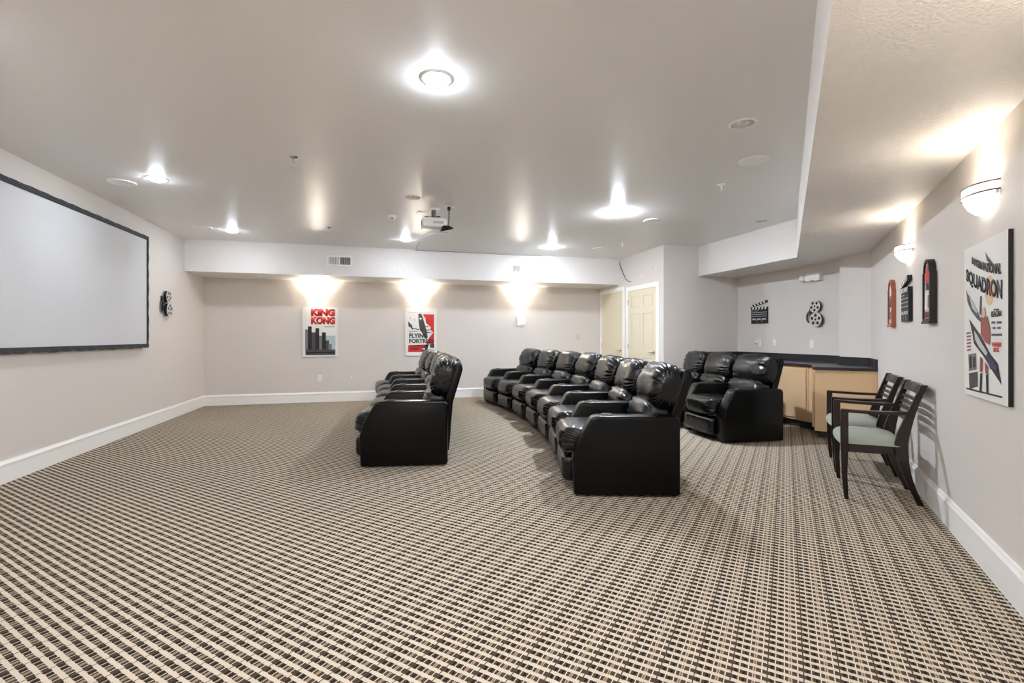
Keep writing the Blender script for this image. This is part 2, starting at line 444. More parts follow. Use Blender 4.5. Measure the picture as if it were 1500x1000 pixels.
# ------------------------------------------------------------------ wooden armchairs (local: x along the wall, -y forward, origin at the back on the floor)
def armchair_meshes():
    d = []
    for s in (-1, 1):
        bm = new(); x = s*.30
        prof = [(0, .020), (.18, .023), (.42, .027), (.60, .024), (.655, .022)]     # height, half width
        prev = None; t = bmesh.new()
        for z, r in prof:
            r2 = .012 + .009*min(1, z/.42)
            ring = [t.verts.new((x+a*r2, -.455+b*r2*1.1+(.012 if z < .1 else 0), z)) for a, b in ((-1, -1), (1, -1), (1, 1), (-1, 1))]
            if prev: [t.faces.new((prev[k], prev[(k+1) % 4], ring[(k+1) % 4], ring[k])) for k in range(4)]
            else: t.faces.new(ring[::-1])
            prev = ring
        t.faces.new(prev); d.append(('front_leg', mesh_of(t, 'front_leg'), 'wood'))
    def post(z):                                   # back leg and post: sabre curve, y towards the wall is positive
        if z < .43: k = 1-z/.43; return -.115 + .115*k**1.7
        k = (z-.43)/.43; return -.115 + .125*k**1.25
    for s in (-1, 1):
        t = bmesh.new(); prev = None
        for i in range(15):
            z = .86*i/14; y = post(z); x = s*(.235+.022*max(0, z-.43)/.43 if z > .3 else .205+.03*z/.3)
            wx = .014; wy = .018+.020*math.exp(-((z-.43)/.2)**2)
            ring = [t.verts.new((x+a*wx, y+b*wy, z)) for a, b in ((-1, -1), (1, -1), (1, 1), (-1, 1))]
            if prev: [t.faces.new((prev[k], prev[(k+1) % 4], ring[(k+1) % 4], ring[k])) for k in range(4)]
            else: t.faces.new(ring[::-1])
            prev = ring
        t.faces.new(prev); d.append(('back_leg', mesh_of(t, 'back_leg'), 'wood'))
    def rail(z0, z1, th, name, half=.242):
        t = bmesh.new(); g = []
        for i in range(9):
            x = -half + 2*half*i/8; bow = .018*(1-(x/half)**2)
            g.append([t.verts.new((x, post(zz)+bow+o, zz)) for zz, o in ((z0, -th), (z0, th), (z1, th), (z1, -th))])
        t.faces.new(g[0]); t.faces.new(g[-1][::-1])
        for A, B in zip(g, g[1:]):
            for k in range(4): t.faces.new((A[k], A[(k+1) % 4], B[(k+1) % 4], B[k]))
        d.append((name, mesh_of(t, name), 'wood'))
    rail(.79, .855, .013, 'top_rail'); rail(.735, .755, .008, 'slat'); rail(.695, .715, .008, 'slat'); rail(.655, .675, .008, 'slat')
    rail(.585, .625, .010, 'lower_rail')
    bm = new()
    prism(bm, [(-.285, -.43), (.285, -.43), (.225, -.10), (-.225, -.10)], .345, .41, 'z', .004, 1)
    d.append(('seat_rail', mesh_of(bm, 'seat_rail'), 'wood'))
    t = bmesh.new(); n = 20; m_ = 20; g = []
    for i in range(n+1):
        a = -1+2*i/n; rowv = []
        for j in range(m_+1):
            b = -1+2*j/m_
            half = .295-.05*(b+1)/2
            y = -.285 + b*.195 - .02*(1-a*a)*(1 if b < 0 else 0)*(-b if b < 0 else 0)
            z = .412 + .062*(1-abs(a)**4)**.5*(1-abs(b)**4)**.5
            rowv.append(t.verts.new((a*half, y, z)))
        g.append(rowv)
    for i in range(n):
        for j in range(m_): t.faces.new((g[i][j], g[i+1][j], g[i+1][j+1], g[i][j+1]))
    ex = bmesh.ops.extrude_edge_only(t, edges=[e for e in t.edges if e.is_boundary])
    bmesh.ops.translate(t, verts=[v for v in ex['geom'] if isinstance(v, bmesh.types.BMVert)], vec=(0, 0, -.004))
    d.append(('seat_cushion', mesh_of(t, 'seat_cushion', 60), 'sage'))
    for s in (-1, 1):
        t = bmesh.new(); prev = None
        for i in range(13):
            k = i/12; y = -.475 + k*(.475+post(.64)-.0); x = s*(.302 - .062*k**2.2); z = .655-.004*math.sin(k*3.14)
            wx = .018+.010*math.sin(k*3.14); hz = .011
            ring = [t.verts.new((x+a*wx, y, z+b*hz)) for a, b in ((-1, -1), (1, -1), (1, 1), (-1, 1))]
            if prev: [t.faces.new((prev[q], prev[(q+1) % 4], ring[(q+1) % 4], ring[q])) for q in range(4)]
            else: t.faces.new(ring[::-1])
            prev = ring
        t.faces.new(prev); d.append(('armrest', mesh_of(t, 'armrest', 40), 'wood'))
    return d
CH = armchair_meshes()
for s, lab in ((4.600, 'dark wooden armchair with sage seat beside the large aircraft poster, farther from the counter'),
               (5.405, 'dark wooden armchair with sage seat standing next to the counter end panel')):
    nrm = RW/S2 - .062
    t = thing('wooden_armchair', lab, 'chair', ((s+nrm)/S2, (s-nrm)/S2, 0), R(225), 'wooden armchairs along the slanted wall')
    for n, me, m_ in CH: obj(n, me, m_, t)

# ------------------------------------------------------------------ counter and cabinets
XCF = 5.30                                   # cabinet fronts
K0 = (5.348, 4.084); K1 = (4.925, 4.507)     # end panel: wall end, front end
K2 = (5.325, 4.907)
ct = struct('worktop', prism(new(), [(XE, YC), (XE, 4.846), (5.699, 4.846), (5.699, 4.437), (K0[0]-.012, K0[1]-.012+.001), (K1[0]-.03, K1[1]-.002), (XCF-.025, K2[1]-.03), (XCF-.025, YC)],
                       .812, .845, 'z', .003, 1), 'laminate_black')
del ct['kind']
tag(ct, 'black laminate countertop with low backsplash running along the alcove wall', 'countertop')
def splash(a, b):
    a, b = Vector(a), Vector(b); d = (b-a).normalized(); n = Vector((d.y, -d.x))
    obj('backsplash', prism(new(), [tuple(a+n*.001), tuple(b+n*.001), tuple(b+n*.02), tuple(a+n*.02)], .845, .945, 'z', .002, 1), 'laminate_black', ct)
splash((5.32, YC), (XE, YC)); splash((XE, YC-.02), (XE, 4.846)); splash((5.70, 4.846), (5.70, 4.45)); splash((5.69, 5.69-RW), (K0[0]-.005, K0[1]-.005))
def cabinet(y0, y1, label):
    (loc, rz) = on_exit((y0+y1)/2, 0); wd = y1-y0-.004; dp = XE-XCF-.002
    t = thing('base_cabinet', label, 'cabinet', loc, rz, 'base cabinets under the black worktop')
    obj('carcass', box(new(), -wd/2, wd/2, -dp, -.002, .10, .810), 'maple', t)
    obj('toe_kick', box(new(), -wd/2, wd/2, -dp+.06, -.01, .0, .10), 'toe', t)
    g = .022
    dd = obj('cabinet_door', box(new(), -wd/2+g, wd/2-g, -dp-.020, -dp, .13, .785, .004, 1), 'maple', t)
ys = [4.945, 5.44, 5.96, 6.48, 6.995]
for i in range(4):
    cabinet(ys[i], ys[i+1], ['maple base cabinet whose door adjoins the angled end unit of the counter',
                             'maple base cabinet next but one to the angled end unit of the counter',
                             'maple base cabinet next but one to the closet wall',
                             'maple base cabinet standing against the closet wall'][i])
t = thing('end_cabinet', 'maple end unit of the counter set square to the slanted wall', 'cabinet', (5.2, 4.5, 0), 0, 'base cabinets under the black worktop')
L_ = lambda pts: [(x-5.2, y-4.5) for x, y in pts]
obj('carcass', prism(new(), L_([(K0[0]+.012, K0[1]+.016), (K1[0]+.016, K1[1]+.014), (XCF+.003, K2[1]-.02), (XCF+.003, 4.942), (XE-.004, 4.942), (XE-.004, 4.85), (5.695, 4.85), (5.695, 4.44)]), .10, .810), 'maple', t)
obj('end_panel', prism(new(), L_([(K0[0]-.002, K0[1]+.002), (K1[0]+.002, K1[1]-.002), (K1[0]+.014, K1[1]+.010), (K0[0]+.010, K0[1]+.014)]), .09, .810), 'maple', t)
obj('toe_kick', prism(new(), L_([(K0[0]+.06, K0[1]+.068), (K1[0]+.10, K1[1]+.03), (5.36, 4.90), (5.68, 4.84), (5.68, 4.44)]), 0, .10), 'toe', t)
obj('door', prism(new(), L_([(K1[0]+.022, K1[1]+.024), (K1[0]+.008, K1[1]+.038), (XCF-.03, 4.862), (XCF-.016, 4.848)]), .13, .785), 'maple', t)

# ------------------------------------------------------------------ projection screen
SY0, SY1, SZ0, SZ1, FW = 4.62, 7.215, 1.062, 2.500, .048
(loc, rz) = on_left((SY0+SY1)/2, 0)
t = thing('projection_screen', 'large white projection screen stretched in a dark laced frame', 'screen', loc, rz)
hwS = (SY1-SY0)/2
obj('screen_fabric', box(new(), -hwS+.02, hwS-.02, -.050, -.044, SZ0+.02, SZ1-.02), 'screen', t)
def wavy_bar(x0, x1, z0, z1):
    bm = new(); horiz = (x1-x0) > (z1-z0); n = 90 if horiz else 50; g = []; t_ = bm
    for i in range(n+1):
        k = i/n; wv = .0035*math.sin(k*n*.9) + .002*math.sin(k*n*.37+1)
        if horiz:
            x = x0+(x1-x0)*k; out = 1 if z0 > 1.8 else -1
            a, b = (z0, z1+wv) if out > 0 else (z0+wv, z1)
            pr = [(x, -.030, a), (x, -.062, a), (x, -.062+wv, b), (x, -.030, b)]
        else:
            z = z0+(z1-z0)*k; a, b = (x0, x1+wv) if x0 > 0 else (x0+wv, x1)
            pr = [(a, -.030, z), (a, -.062, z), (b, -.062+wv, z), (b, -.030, z)]
        g.append([t_.verts.new(p) for p in pr])
    for A, B in zip(g, g[1:]):
        for q in range(4): t_.faces.new((A[q], A[(q+1) % 4], B[(q+1) % 4], B[q]))
    t_.faces.new(g[0]); t_.faces.new(g[-1])
    return bm
for nm, a in (('frame_bar', (-hwS, hwS, SZ1-FW, SZ1)), ('frame_bar', (-hwS, hwS, SZ0, SZ0+FW)), ('frame_bar', (-hwS, -hwS+.032, SZ0, SZ1)), ('frame_bar', (hwS-.032, hwS, SZ0, SZ1))):
    fb = obj(nm, wavy_bar(*a), 'velvet', t)
bm = new()
for i in range(21):
    x = -hwS+.06+i*(2*hwS-.12)/20
    for z in (SZ0+.014, SZ1-.014): box(bm, x-.004, x+.004, -.066, -.060, z-.003, z+.003)
for i in range(11):
    z = SZ0+.1+i*(SZ1-SZ0-.2)/10
    for x in (-hwS+.012, hwS-.012): box(bm, x-.003, x+.003, -.066, -.060, z-.004, z+.004)
o = obj('grommets', bm, 'chrome', t); o['kind'] = 'stuff'
obj('stand_off', box(new(), -hwS+.1, hwS-.1, -.032, -.001, SZ1-.10, SZ1-.06), 'velvet', t)
obj('stand_off', box(new(), -hwS+.1, hwS-.1, -.032, -.001, SZ0+.06, SZ0+.10), 'velvet', t)

# ------------------------------------------------------------------ posters
def shape(parent, name, pts, m_, layer, base):
    """flat printed shape; layers stacked like ink, 0.5 mm apart"""
    y = base - .0006*layer
    return obj(name, prism(new(), pts, y, y+.0004, 'y'), m_, parent)
def lettering(parent, s, m_, layer, base, fit=None, bold=.02, warp=None, name='lettering'):
    return obj(name, text_mesh(s, bold, fit, warp, y=base-.0006*layer+.0004), m_, parent)
# poster with the two-line red title
(loc, rz) = on_back(-1.118, .830); PW, PH, PT = .604, .906, .022
t = thing('framed_poster', 'poster with fat two-line red title above dark skyline blocks', 'poster', loc, rz, 'posters on the far wall')
obj('board', box(new(), -PW/2, PW/2, -PT, -.001, 0, PH, .002, 1), 'paper', t)
def uv(u, v): return (-PW/2+u*PW, v*PH)
B = -PT
U = lambda pts: [uv((x-125)/525, (830-y)/720) for x, y in pts]
shape(t, 'picture_ground', U([(170, 125), (615, 125), (615, 800), (170, 800)]), 'p_white', 1, B)
shape(t, 'sky_patch', U([(430, 520), (615, 520), (615, 730), (430, 730)]), 'p_blue', 2, B)
for x0, x1, y0, m_, ly in ((165, 215, 430, 'p_grey', 3), (205, 262, 385, 'p_black', 4), (255, 330, 470, 'p_dgrey', 3), (318, 372, 410, 'p_black', 4), (365, 425, 520, 'p_grey', 3), (415, 470, 470, 'p_black', 4), (462, 520, 590, 'p_dgrey', 3), (512, 560, 640, 'p_grey', 4)):
    shape(t, 'skyline_tower', U([(x0, y0), (x1, y0), (x1, 730), (x0, 730)]), m_, ly, B)
shape(t, 'caption_band', U([(170, 722), (615, 722), (615, 802), (170, 802)]), 'p_dgrey', 6, B)
shape(t, 'caption_line', U([(190, 755), (605, 755), (605, 778), (190, 778)]), 'p_black', 7, B)
for wd, ya, yb in (('KING', 230, 125), ('KONG', 350, 242)):
    a, b = U([(252, ya), (606, yb)])
    lettering(t, wd, 'p_darkred', 7, B, (a[0]+.006, b[0]+.006, a[1]-.006, b[1]-.006), .05)
    lettering(t, wd, 'p_red', 8, B, (a[0], b[0], a[1], b[1]), .05)
a, b = U([(450, 395), (606, 385)]); shape(t, 'small_line', [(a[0], a[1]), (b[0], a[1]), (b[0], b[1]), (a[0], b[1])], 'p_grey', 4, B)
# poster with the bomber title
(loc, rz) = on_back(.707, .835); PW, PH = .604, .906
t = thing('framed_poster', 'white poster with red block, grey wing shape and two-line black title', 'poster', loc, rz, 'posters on the far wall')
obj('board', box(new(), -PW/2, PW/2, -PT, -.001, 0, PH, .002, 1), 'paper', t)
U = lambda pts: [uv((x-130)/470, (810-y)/690) for x, y in pts]
shape(t, 'red_block', U([(390, 200), (560, 200), (560, 640), (440, 640), (490, 540), (545, 470), (500, 420), (510, 385), (440, 330), (430, 260)]), 'p_red', 2, B)
shape(t, 'red_block', U([(175, 655), (430, 645), (430, 755), (175, 755)]), 'p_red', 2, B)
shape(t, 'grey_wing', U([(325, 195), (365, 190), (385, 230), (420, 350), (455, 470), (445, 575), (415, 545), (385, 480), (345, 430), (330, 320)]), 'p_dgrey', 3, B)
shape(t, 'wing_disc', [(uv((357-130)/470, (810-265)/690)[0]+.02*math.cos(k*.524), uv(.5, (810-265)/690)[1]+.02*math.sin(k*.524)) for k in range(12)], 'p_white', 4, B)
shape(t, 'grey_fin', U([(172, 305), (230, 360), (240, 400), (335, 420), (335, 435), (245, 415), (240, 440), (215, 400), (180, 380)]), 'p_dgrey', 3, B)
shape(t, 'dark_fleck', U([(200, 235), (220, 262), (212, 266)]), 'p_dgrey', 3, B); shape(t, 'dark_fleck', U([(262, 262), (282, 292), (272, 294)]), 'p_dgrey', 3, B)
shape(t, 'grey_streak', U([(420, 370), (485, 375), (485, 384), (425, 384)]), 'p_dgrey', 4, B); shape(t, 'grey_streak', U([(440, 425), (500, 425), (495, 438), (445, 436)]), 'p_dgrey', 4, B)
shape(t, 'grey_streak', U([(450, 455), (530, 468), (525, 478), (455, 472)]), 'p_dgrey', 4, B)
shape(t, 'photo_block', U([(440, 645), (480, 640), (460, 720), (430, 735), (375, 745), (375, 700)]), 'p_black', 4, B)
shape(t, 'photo_block', U([(495, 645), (562, 635), (562, 700), (500, 690)]), 'p_dgrey', 4, B); shape(t, 'photo_block', U([(380, 700), (425, 695), (425, 720), (385, 725)]), 'p_lgrey', 5, B)
for wd, x1_, ya, yb in (('FLYING', 462, 550, 482), ('FORTRESS', 552, 626, 562)):
    a, b = U([(190, ya), (x1_, yb)]); lettering(t, wd, 'p_black', 6, B, (a[0], b[0], a[1], b[1]), .035)
for xa, xb, y_ in ((205, 390, 662), (215, 330, 705)):
    a, b = U([(xa, y_+12), (xb, y_-10)]); shape(t, 'small_line', [(a[0], a[1]), (b[0], a[1]), (b[0], b[1]), (a[0], b[1])], 'p_darkred', 4, B)
a, b = U([(180, 180), (500, 174)]); shape(t, 'small_line', [(a[0], a[1]), (b[0], a[1]), (b[0], b[1]), (a[0], b[1])], 'p_lgrey', 4, B)
a, b = U([(185, 458), (310, 450)]); shape(t, 'small_line', [(a[0], a[1]), (b[0], a[1]), (b[0], b[1]), (a[0], b[1])], 'p_grey', 4, B)
# aircraft poster on the slanted wall
s_near, s_far = 3.000, 3.611
(loc, rz) = on_right((s_near+s_far)/2, .882); PW, PH, PT = s_far-s_near, .808, .018
t = thing('framed_poster', 'large white poster with slanting black title on the slanted wall', 'poster', loc, rz)
obj('board', box(new(), -PW/2, PW/2, -PT, -.001, 0, PH), 'p_black', t, label='black poster edge')
obj('print_sheet', box(new(), -PW/2, PW/2, -PT-.001, -PT, 0, PH), 'paper', t)
B = -PT-.001
def uq(x, y):
    u = (x-48)/230; top = 130-105*u; bot = 895+70*u
    return uv(u, (bot-y)/(bot-top))
U = lambda pts: [uq(x, y) for x, y in pts]
def warp_between(u0, u1, b0, b1, t0, t1, sag):
    return lambda a, b: uv(u0+a*(u1-u0), (b0+(b1-b0)*a - sag*4*a*(1-a)) * (1-b) + (t0+(t1-t0)*a - sag*4*a*(1-a))*b)
lettering(t, 'INTERNATIONAL', 'p_black', 4, B, bold=.05, warp=warp_between(.217, .885, .884, .755, .930, .822, .018))
lettering(t, 'SQUADRON', 'p_black', 4, B, bold=.045, warp=warp_between(.06, .90, .770, .590, .868, .724, .022))
shape(t, 'peach_halo', [(uq(194, 345)[0]+.062*math.cos(k*.393), uq(194, 345)[1]+.075*math.sin(k*.393)) for k in range(16)], 'p_peach', 2, B)
shape(t, 'red_mark', U([(192, 352), (200, 322), (203, 330), (196, 358)]), 'p_red', 5, B)
shape(t, 'grey_aircraft', U([(172, 140), (180, 152), (188, 165), (212, 200), (218, 212), (200, 208), (182, 185), (178, 165)]), 'p_dgrey', 3, B)
shape(t, 'dark_aircraft', U([(62, 345), (72, 365), (85, 380), (115, 430), (150, 500), (155, 520), (130, 500), (95, 455), (72, 410)]), 'p_dgrey', 3, B)
shape(t, 'pale_aircraft', U([(84, 380), (96, 395), (130, 450), (128, 470), (100, 440)]), 'p_lgrey', 4, B)
shape(t, 'dark_aircraft', U([(82, 500), (98, 520), (150, 590), (200, 690), (235, 740), (252, 850), (205, 770), (165, 700), (110, 630), (102, 580)]), 'p_black', 3, B)
shape(t, 'pale_aircraft', U([(112, 560), (130, 585), (185, 680), (180, 700), (140, 650), (118, 610)]), 'p_lgrey', 4, B)
shape(t, 'navy_wing', U([(178, 690), (210, 720), (236, 755), (232, 775), (200, 768)]), 'p_navy', 5, B)
shape(t, 'rust_column', U([(150, 490), (185, 485), (200, 560), (198, 640), (175, 625), (150, 580)]), 'p_rust', 4, B)
shape(t, 'rust_column', U([(146, 700), (160, 715), (158, 780), (144, 785)]), 'p_rust', 4, B); shape(t, 'rust_column', U([(172, 730), (188, 755), (188, 800), (174, 790)]), 'p_rust', 4, B)
shape(t, 'dark_column', U([(146, 375), (154, 375), (152, 480), (142, 470)]), 'p_dgrey', 4, B)
shape(t, 'dark_column', U([(146, 790), (158, 790), (152, 890), (142, 890)]), 'p_black', 4, B); shape(t, 'dark_column', U([(176, 798), (188, 798), (190, 898), (180, 898)]), 'p_black', 4, B)
shape(t, 'pale_disc', [(uq(165, 468)[0]+.024*math.cos(k*.524), uq(165, 465)[1]+.028*math.sin(k*.524)) for k in range(12)], 'p_peach', 5, B)
shape(t, 'photo_block', U([(76, 688), (122, 682), (124, 770), (80, 778)]), 'p_grey', 3, B); shape(t, 'photo_block', U([(80, 790), (130, 783), (132, 862), (84, 875)]), 'p_dgrey', 3, B)
shape(t, 'photo_detail', U([(84, 700), (96, 695), (98, 760), (86, 765)]), 'p_black', 4, B); shape(t, 'photo_detail', U([(104, 705), (118, 700), (120, 755), (108, 760)]), 'p_black', 4, B)
shape(t, 'ground_line', U([(64, 866), (255, 912), (255, 921), (64, 875)]), 'p_black', 3, B)
def small_text(s, m_, x0, x1, y0, y1, bold=.03):
    a = uq(x0, y1); b = uq(x1, y0); lettering(t, s, m_, 4, B, (a[0], b[0], a[1], a[1]+(y1-y0)/840*PH), bold)
small_text('REAGAN', 'p_black', 204, 252, 460, 490, .04)
small_text('WARNER', 'p_red', 206, 252, 624, 647, .03); small_text('BROS.', 'p_red', 215, 242, 652, 675, .03)
for x0, x1, y_, h_ in ((215, 240, 445, 9), (205, 222, 512, 12), (230, 253, 512, 12), (210, 224, 543, 10), (232, 248, 543, 10), (205, 254, 578, 12)):
    shape(t, 'small_line', U([(x0, y_), (x1, y_), (x1, y_+h_), (x0, y_+h_)]), 'p_dgrey', 3, B)
for i in range(6):
    shape(t, 'red_line', U([(64+i*.8, 572+i*18), (92, 568+i*18), (92, 576+i*18), (64+i*.8, 580+i*18)]), 'p_rust', 3, B)

# ------------------------------------------------------------------ wall decorations
def clapboard(frame, label, w_, h_, dp):
    (loc, rz) = frame; t = thing('clapperboard_plaque', label, 'wall decoration', loc, rz, 'clapperboard plaques')
    hb = h_*.70
    obj('slate', box(new(), -w_/2, w_/2, -dp, -.001, 0, hb, .002, 1), 'black_satin', t)
    y = -dp-.0012
    for i, z in enumerate((.90, .78, .64, .50)):
        obj('white_rule', prism(new(), [(-w_*.46, hb*z), ((-w_*.05) if i == 0 else w_*.46, hb*z), ((-w_*.05) if i == 0 else w_*.46, hb*z+.007), (-w_*.46, hb*z+.007)], y, y+.001, 'y'), 'p_lgrey', t)
    for i in range(3):
        x = -w_*.42+i*w_*.30; obj('white_block', prism(new(), [(x, hb*.27), (x+w_*.22, hb*.27), (x+w_*.22, hb*.36), (x, hb*.36)], y, y+.001, 'y'), 'p_lgrey', t)
        if i: obj('white_rule', prism(new(), [(x-.008, .01), (x-.004, .01), (x-.004, hb*.25), (x-.008, hb*.25)], y, y+.001, 'y'), 'p_lgrey', t)
    obj('white_rule', prism(new(), [(-w_*.46, hb*.25), (w_*.46, hb*.25), (w_*.46, hb*.275), (-w_*.46, hb*.275)], y, y+.001, 'y'), 'p_lgrey', t)
    bh = h_*.115
    for k, (z0, ang, sh) in enumerate(((hb+.001, 0, 1), (hb+bh+.004, R(11), -1))):
        mx = Matrix.Translation((-w_/2, 0, z0)) @ Matrix.Rotation(-ang, 4, 'Y')
        st = obj('clap_stick', box(new(), 0, w_, -dp-.004, -.002, 0, bh, 0, mtx=mx), 'black_satin', t)
        for i in range(5):
            x = w_*(.06+i*.19); o_ = sh*bh*.55
            lo, hi = (x, x+w_*.09), (x+o_, x+o_+w_*.09)
            obj('white_stripe', prism(new(), [(max(lo[0], 0), 0), (min(lo[1], w_), 0), (min(max(hi[1], 0), w_), bh), (max(hi[0], 0), bh)], -dp-.0055, -dp-.004, 'y', mtx=mx), 'p_white', st)
    return t
clapboard(on_exit(6.497, 1.420), 'black clapperboard plaque on the wall above the counter', .355, .325, .02)
clapboard(on_right(5.118, 1.328), 'black clapperboard plaque between the two arched frames', .28, .345, .028)
def reel_parts(t, cx, cz, r, y0, rot):
    holes = [circle(cx+.60*r*math.cos(rot+k*2*math.pi/5), cz+.60*r*math.sin(rot+k*2*math.pi/5), 0.24*r, 14) for k in range(5)] + [circle(cx, cz, .17*r, 12)]
    obj('reel_flange', plate(new(), circle(cx, cz, r, 40), holes, y0-.004, y0, 'y'), 'silver', t)
    obj('reel_core', prism(new(), circle(cx, cz, r*.90, 28), y0+.001, -.013, 'y'), 'black_satin', t)
    obj('reel_flange', plate(new(), circle(cx, cz, r, 40), holes, -.012, -.008, 'y'), 'silver', t)
def reels(frame, label, flip=1):
    (loc, rz) = frame; t = thing('film_reel_plaque', label, 'wall decoration', loc, rz, 'film reel plaques')
    reel_parts(t, .0, .110, .099, -.056, .3); reel_parts(t, -.018*flip, .299, .089, -.052, .9)
    bm = new(); pts = []
    for i in range(33):
        k = i/32; a = R(60)+k*R(330); pts.append((flip*(-.142+.036*math.cos(a)*(1+.2*k)), .150+.075*math.sin(a)+(.05 if k < .06 else 0)))
    for p, q in zip(pts, pts[1:]):
        d = Vector((q[0]-p[0], q[1]-p[1])); n = Vector((-d.y, d.x)).normalized()*.011
        prism(bm, [(p[0]-n.x, p[1]-n.y), (q[0]-n.x, q[1]-n.y), (q[0]+n.x, q[1]+n.y), (p[0]+n.x, p[1]+n.y)], -.018, -.012, 'y')
    obj('film_strip', bm, 'black_satin', t)
    bm = new()
    for i in range(1, 32, 2):
        x, z = pts[i]; box(bm, x-.004, x+.004, -.0195, -.018, z-.004, z+.004)
    o = obj('sprocket_marks', bm, 'silver', t); o['kind'] = 'stuff'
    obj('mounting_bracket', box(new(), -.15, .01, -.0075, -.001, .10, .30), 'black_satin', t)
reels(on_exit(5.405, 1.335), 'two silver film reels with film loop beside the emergency light')
reels(on_left(7.86, 1.475), 'two silver film reels on the wall beside the projection screen', 1)
def arch_frame(frame, label, w_, h_, dp, wood, arts):
    (loc, rz) = frame; t = thing('arched_shadow_box', label, 'wall decoration', loc, rz, 'arched shadow boxes')
    def outline(i):
        hw = w_/2-i; sh = h_-w_*.46; r = hw*.80
        pts = [(-hw, i), (hw, i), (hw, sh), (r, sh)]
        return pts + [(r*math.cos(R(a)), sh+.01+(h_-i-sh-.01)*math.sin(R(a))) for a in range(0, 181, 15)] + [(-r, sh), (-hw, sh)]
    obj('frame', plate(new(), outline(0), [outline(.022)], -dp, -.001, 'y'), wood, t)
    obj('back_panel', prism(new(), outline(.021), -dp+.010, -.002, 'y'), arts[0], t)
    for k, (m_, pts) in enumerate(arts[1]):
        obj('picture_patch', prism(new(), [(x*w_, z*h_) for x, z in pts], -dp+.0088-.0008*k, -dp+.0096-.0008*k, 'y'), m_, t)
    obj('base_ledge', box(new(), -w_/2-.004, w_/2+.004, -dp-.006, -.001, -.012, .004), wood, t)
arch_frame(on_right(4.358, 1.305), 'black arched shadow box with red and white picture', .205, .440, .040, 'black_satin',
           ('p_lgrey', [('p_red', [(-.30, .60), (.22, .58), (.30, .78), (0, .92), (-.25, .82)]), ('p_black', [(-.2, .52), (.18, .50), (.2, .60), (-.15, .62)]),
                        ('p_white', [(-.34, .2), (.30, .2), (.26, .5), (-.3, .5)]), ('p_rust', [(.05, .22), (.25, .22), (.22, .42), (.08, .42)]), ('p_darkred', [(-.36, .07), (.36, .07), (.36, .16), (-.36, .16)])]))
arch_frame(on_right(5.748, 1.305), 'reddish wooden arched shadow box with black and white picture', .210, .440, .035, 'redwood',
           ('p_grey', [('p_white', [(-.30, .64), (.30, .64), (.2, .86), (-.2, .86)]), ('p_black', [(-.34, .44), (.1, .36), (.32, .5), (.1, .58)]), ('p_white', [(-.1, .30), (.32, .32), (.2, .40), (-.05, .40)]),
                       ('p_lgrey', [(-.34, .06), (.34, .06), (.34, .14), (-.34, .14)])]))
(loc, rz) = on_back(2.72, 1.385)
t = thing('ticket_plaque', 'white plaque of two overlapping tickets on the far wall', 'wall decoration', loc, rz)
for ang, x, z, y in ((R(14), .025, .02, -.014), (R(-12), -.025, .045, -.036)):
    mx = Matrix.Translation((x*-1, y, z)) @ Matrix.Rotation(ang, 4, 'Y')
    n1 = obj('ticket', box(new(), -.085, .085, -.006, .012, 0, .27, .003, 1, mtx=mx), 'white_plastic', t)
    obj('printed_rule', box(new(), -.070, .070, -.0075, -.006, .02, .024, mtx=mx), 'p_lgrey', n1)
    obj('printed_rule', box(new(), -.070, .070, -.0075, -.006, .246, .250, mtx=mx), 'p_lgrey', n1)
    obj('printed_rule', box(new(), -.030, -.026, -.0075, -.006, .03, .24, mtx=mx), 'p_lgrey', n1)
    obj('printed_rule', box(new(), .020, .024, -.0075, -.006, .06, .21, mtx=mx), 'p_lgrey', n1)

# ------------------------------------------------------------------ wall sconces
def sconce(frame, label, group, bulb='bulb'):
    (loc, rz) = frame; t = thing('wall_sconce', label, 'wall lamp', loc, rz, group)
    W, Dp = .165, .62                        # half width, depth ratio
    a0, a1 = math.pi, 2*math.pi              # half turn into the room (-y)
    obj('bowl', lathe(new(), [(.148, 0), (.140, -.025), (.118, -.055), (.080, -.080), (.035, -.094), (.001, -.097)], 24, a0, a1, sy=Dp), bulb.replace('bulb', 'bowl'), t, 180)
    b = obj('band', lathe(new(), [(.150, .0), (.155, .002), (.155, .042), (.150, .044)], 24, a0, a1, sy=Dp), bulb.replace('bulb', 'bowl'), t, 60)
    for z in (.0, .044):
        obj('rim', lathe(new(), [(.150, z-.004), (.163, z-.004), (.165, z), (.163, z+.004), (.150, z+.004), (.150, z-.004)], 24, a0, a1, sy=Dp), 'band', b, 40)
    obj('wall_bracket', box(new(), -.150, .150, -.014, -.001, -.02, .046, .003, 1), 'white_metal', t)
    obj('bulb', lathe(new(), [(.001, -.034), (.022, -.029), (.037, -.014), (.040, 0), (.037, .014), (.022, .029), (.001, .034)], 16, mtx=Matrix.Translation((0, -.055, -.018))), bulb, t, 180)
for x, l in ((-1.169, 'white half-bowl wall sconce glowing above the red-titled poster'), (.66, 'white half-bowl wall sconce glowing above the grey-wing poster'), (2.711, 'white half-bowl wall sconce glowing above the ticket plaque')):
    sconce(on_back(x, 1.945), l, 'sconces on the far wall')
sconce(on_right(3.312, 1.915), 'white half-bowl wall sconce with rim bands beside the slanting-title poster', 'sconces on the slanted wall', 'bulb_weak')
sconce(on_right(1.53, 1.915), 'added white half-bowl wall sconce, out of view, on the bare stretch of slanted wall past the slanting-title poster', 'sconces on the slanted wall')  # added out of view to brighten the near soffit, ceiling and slanted wall
sconce(((-1.1, YF, 1.94), R(180)), 'added white half-bowl wall sconce on the unseen wall facing the posters, nearer the slanted wall', 'added sconces on the rear wall')  # unseen uplight, added to throw more light on the ceiling
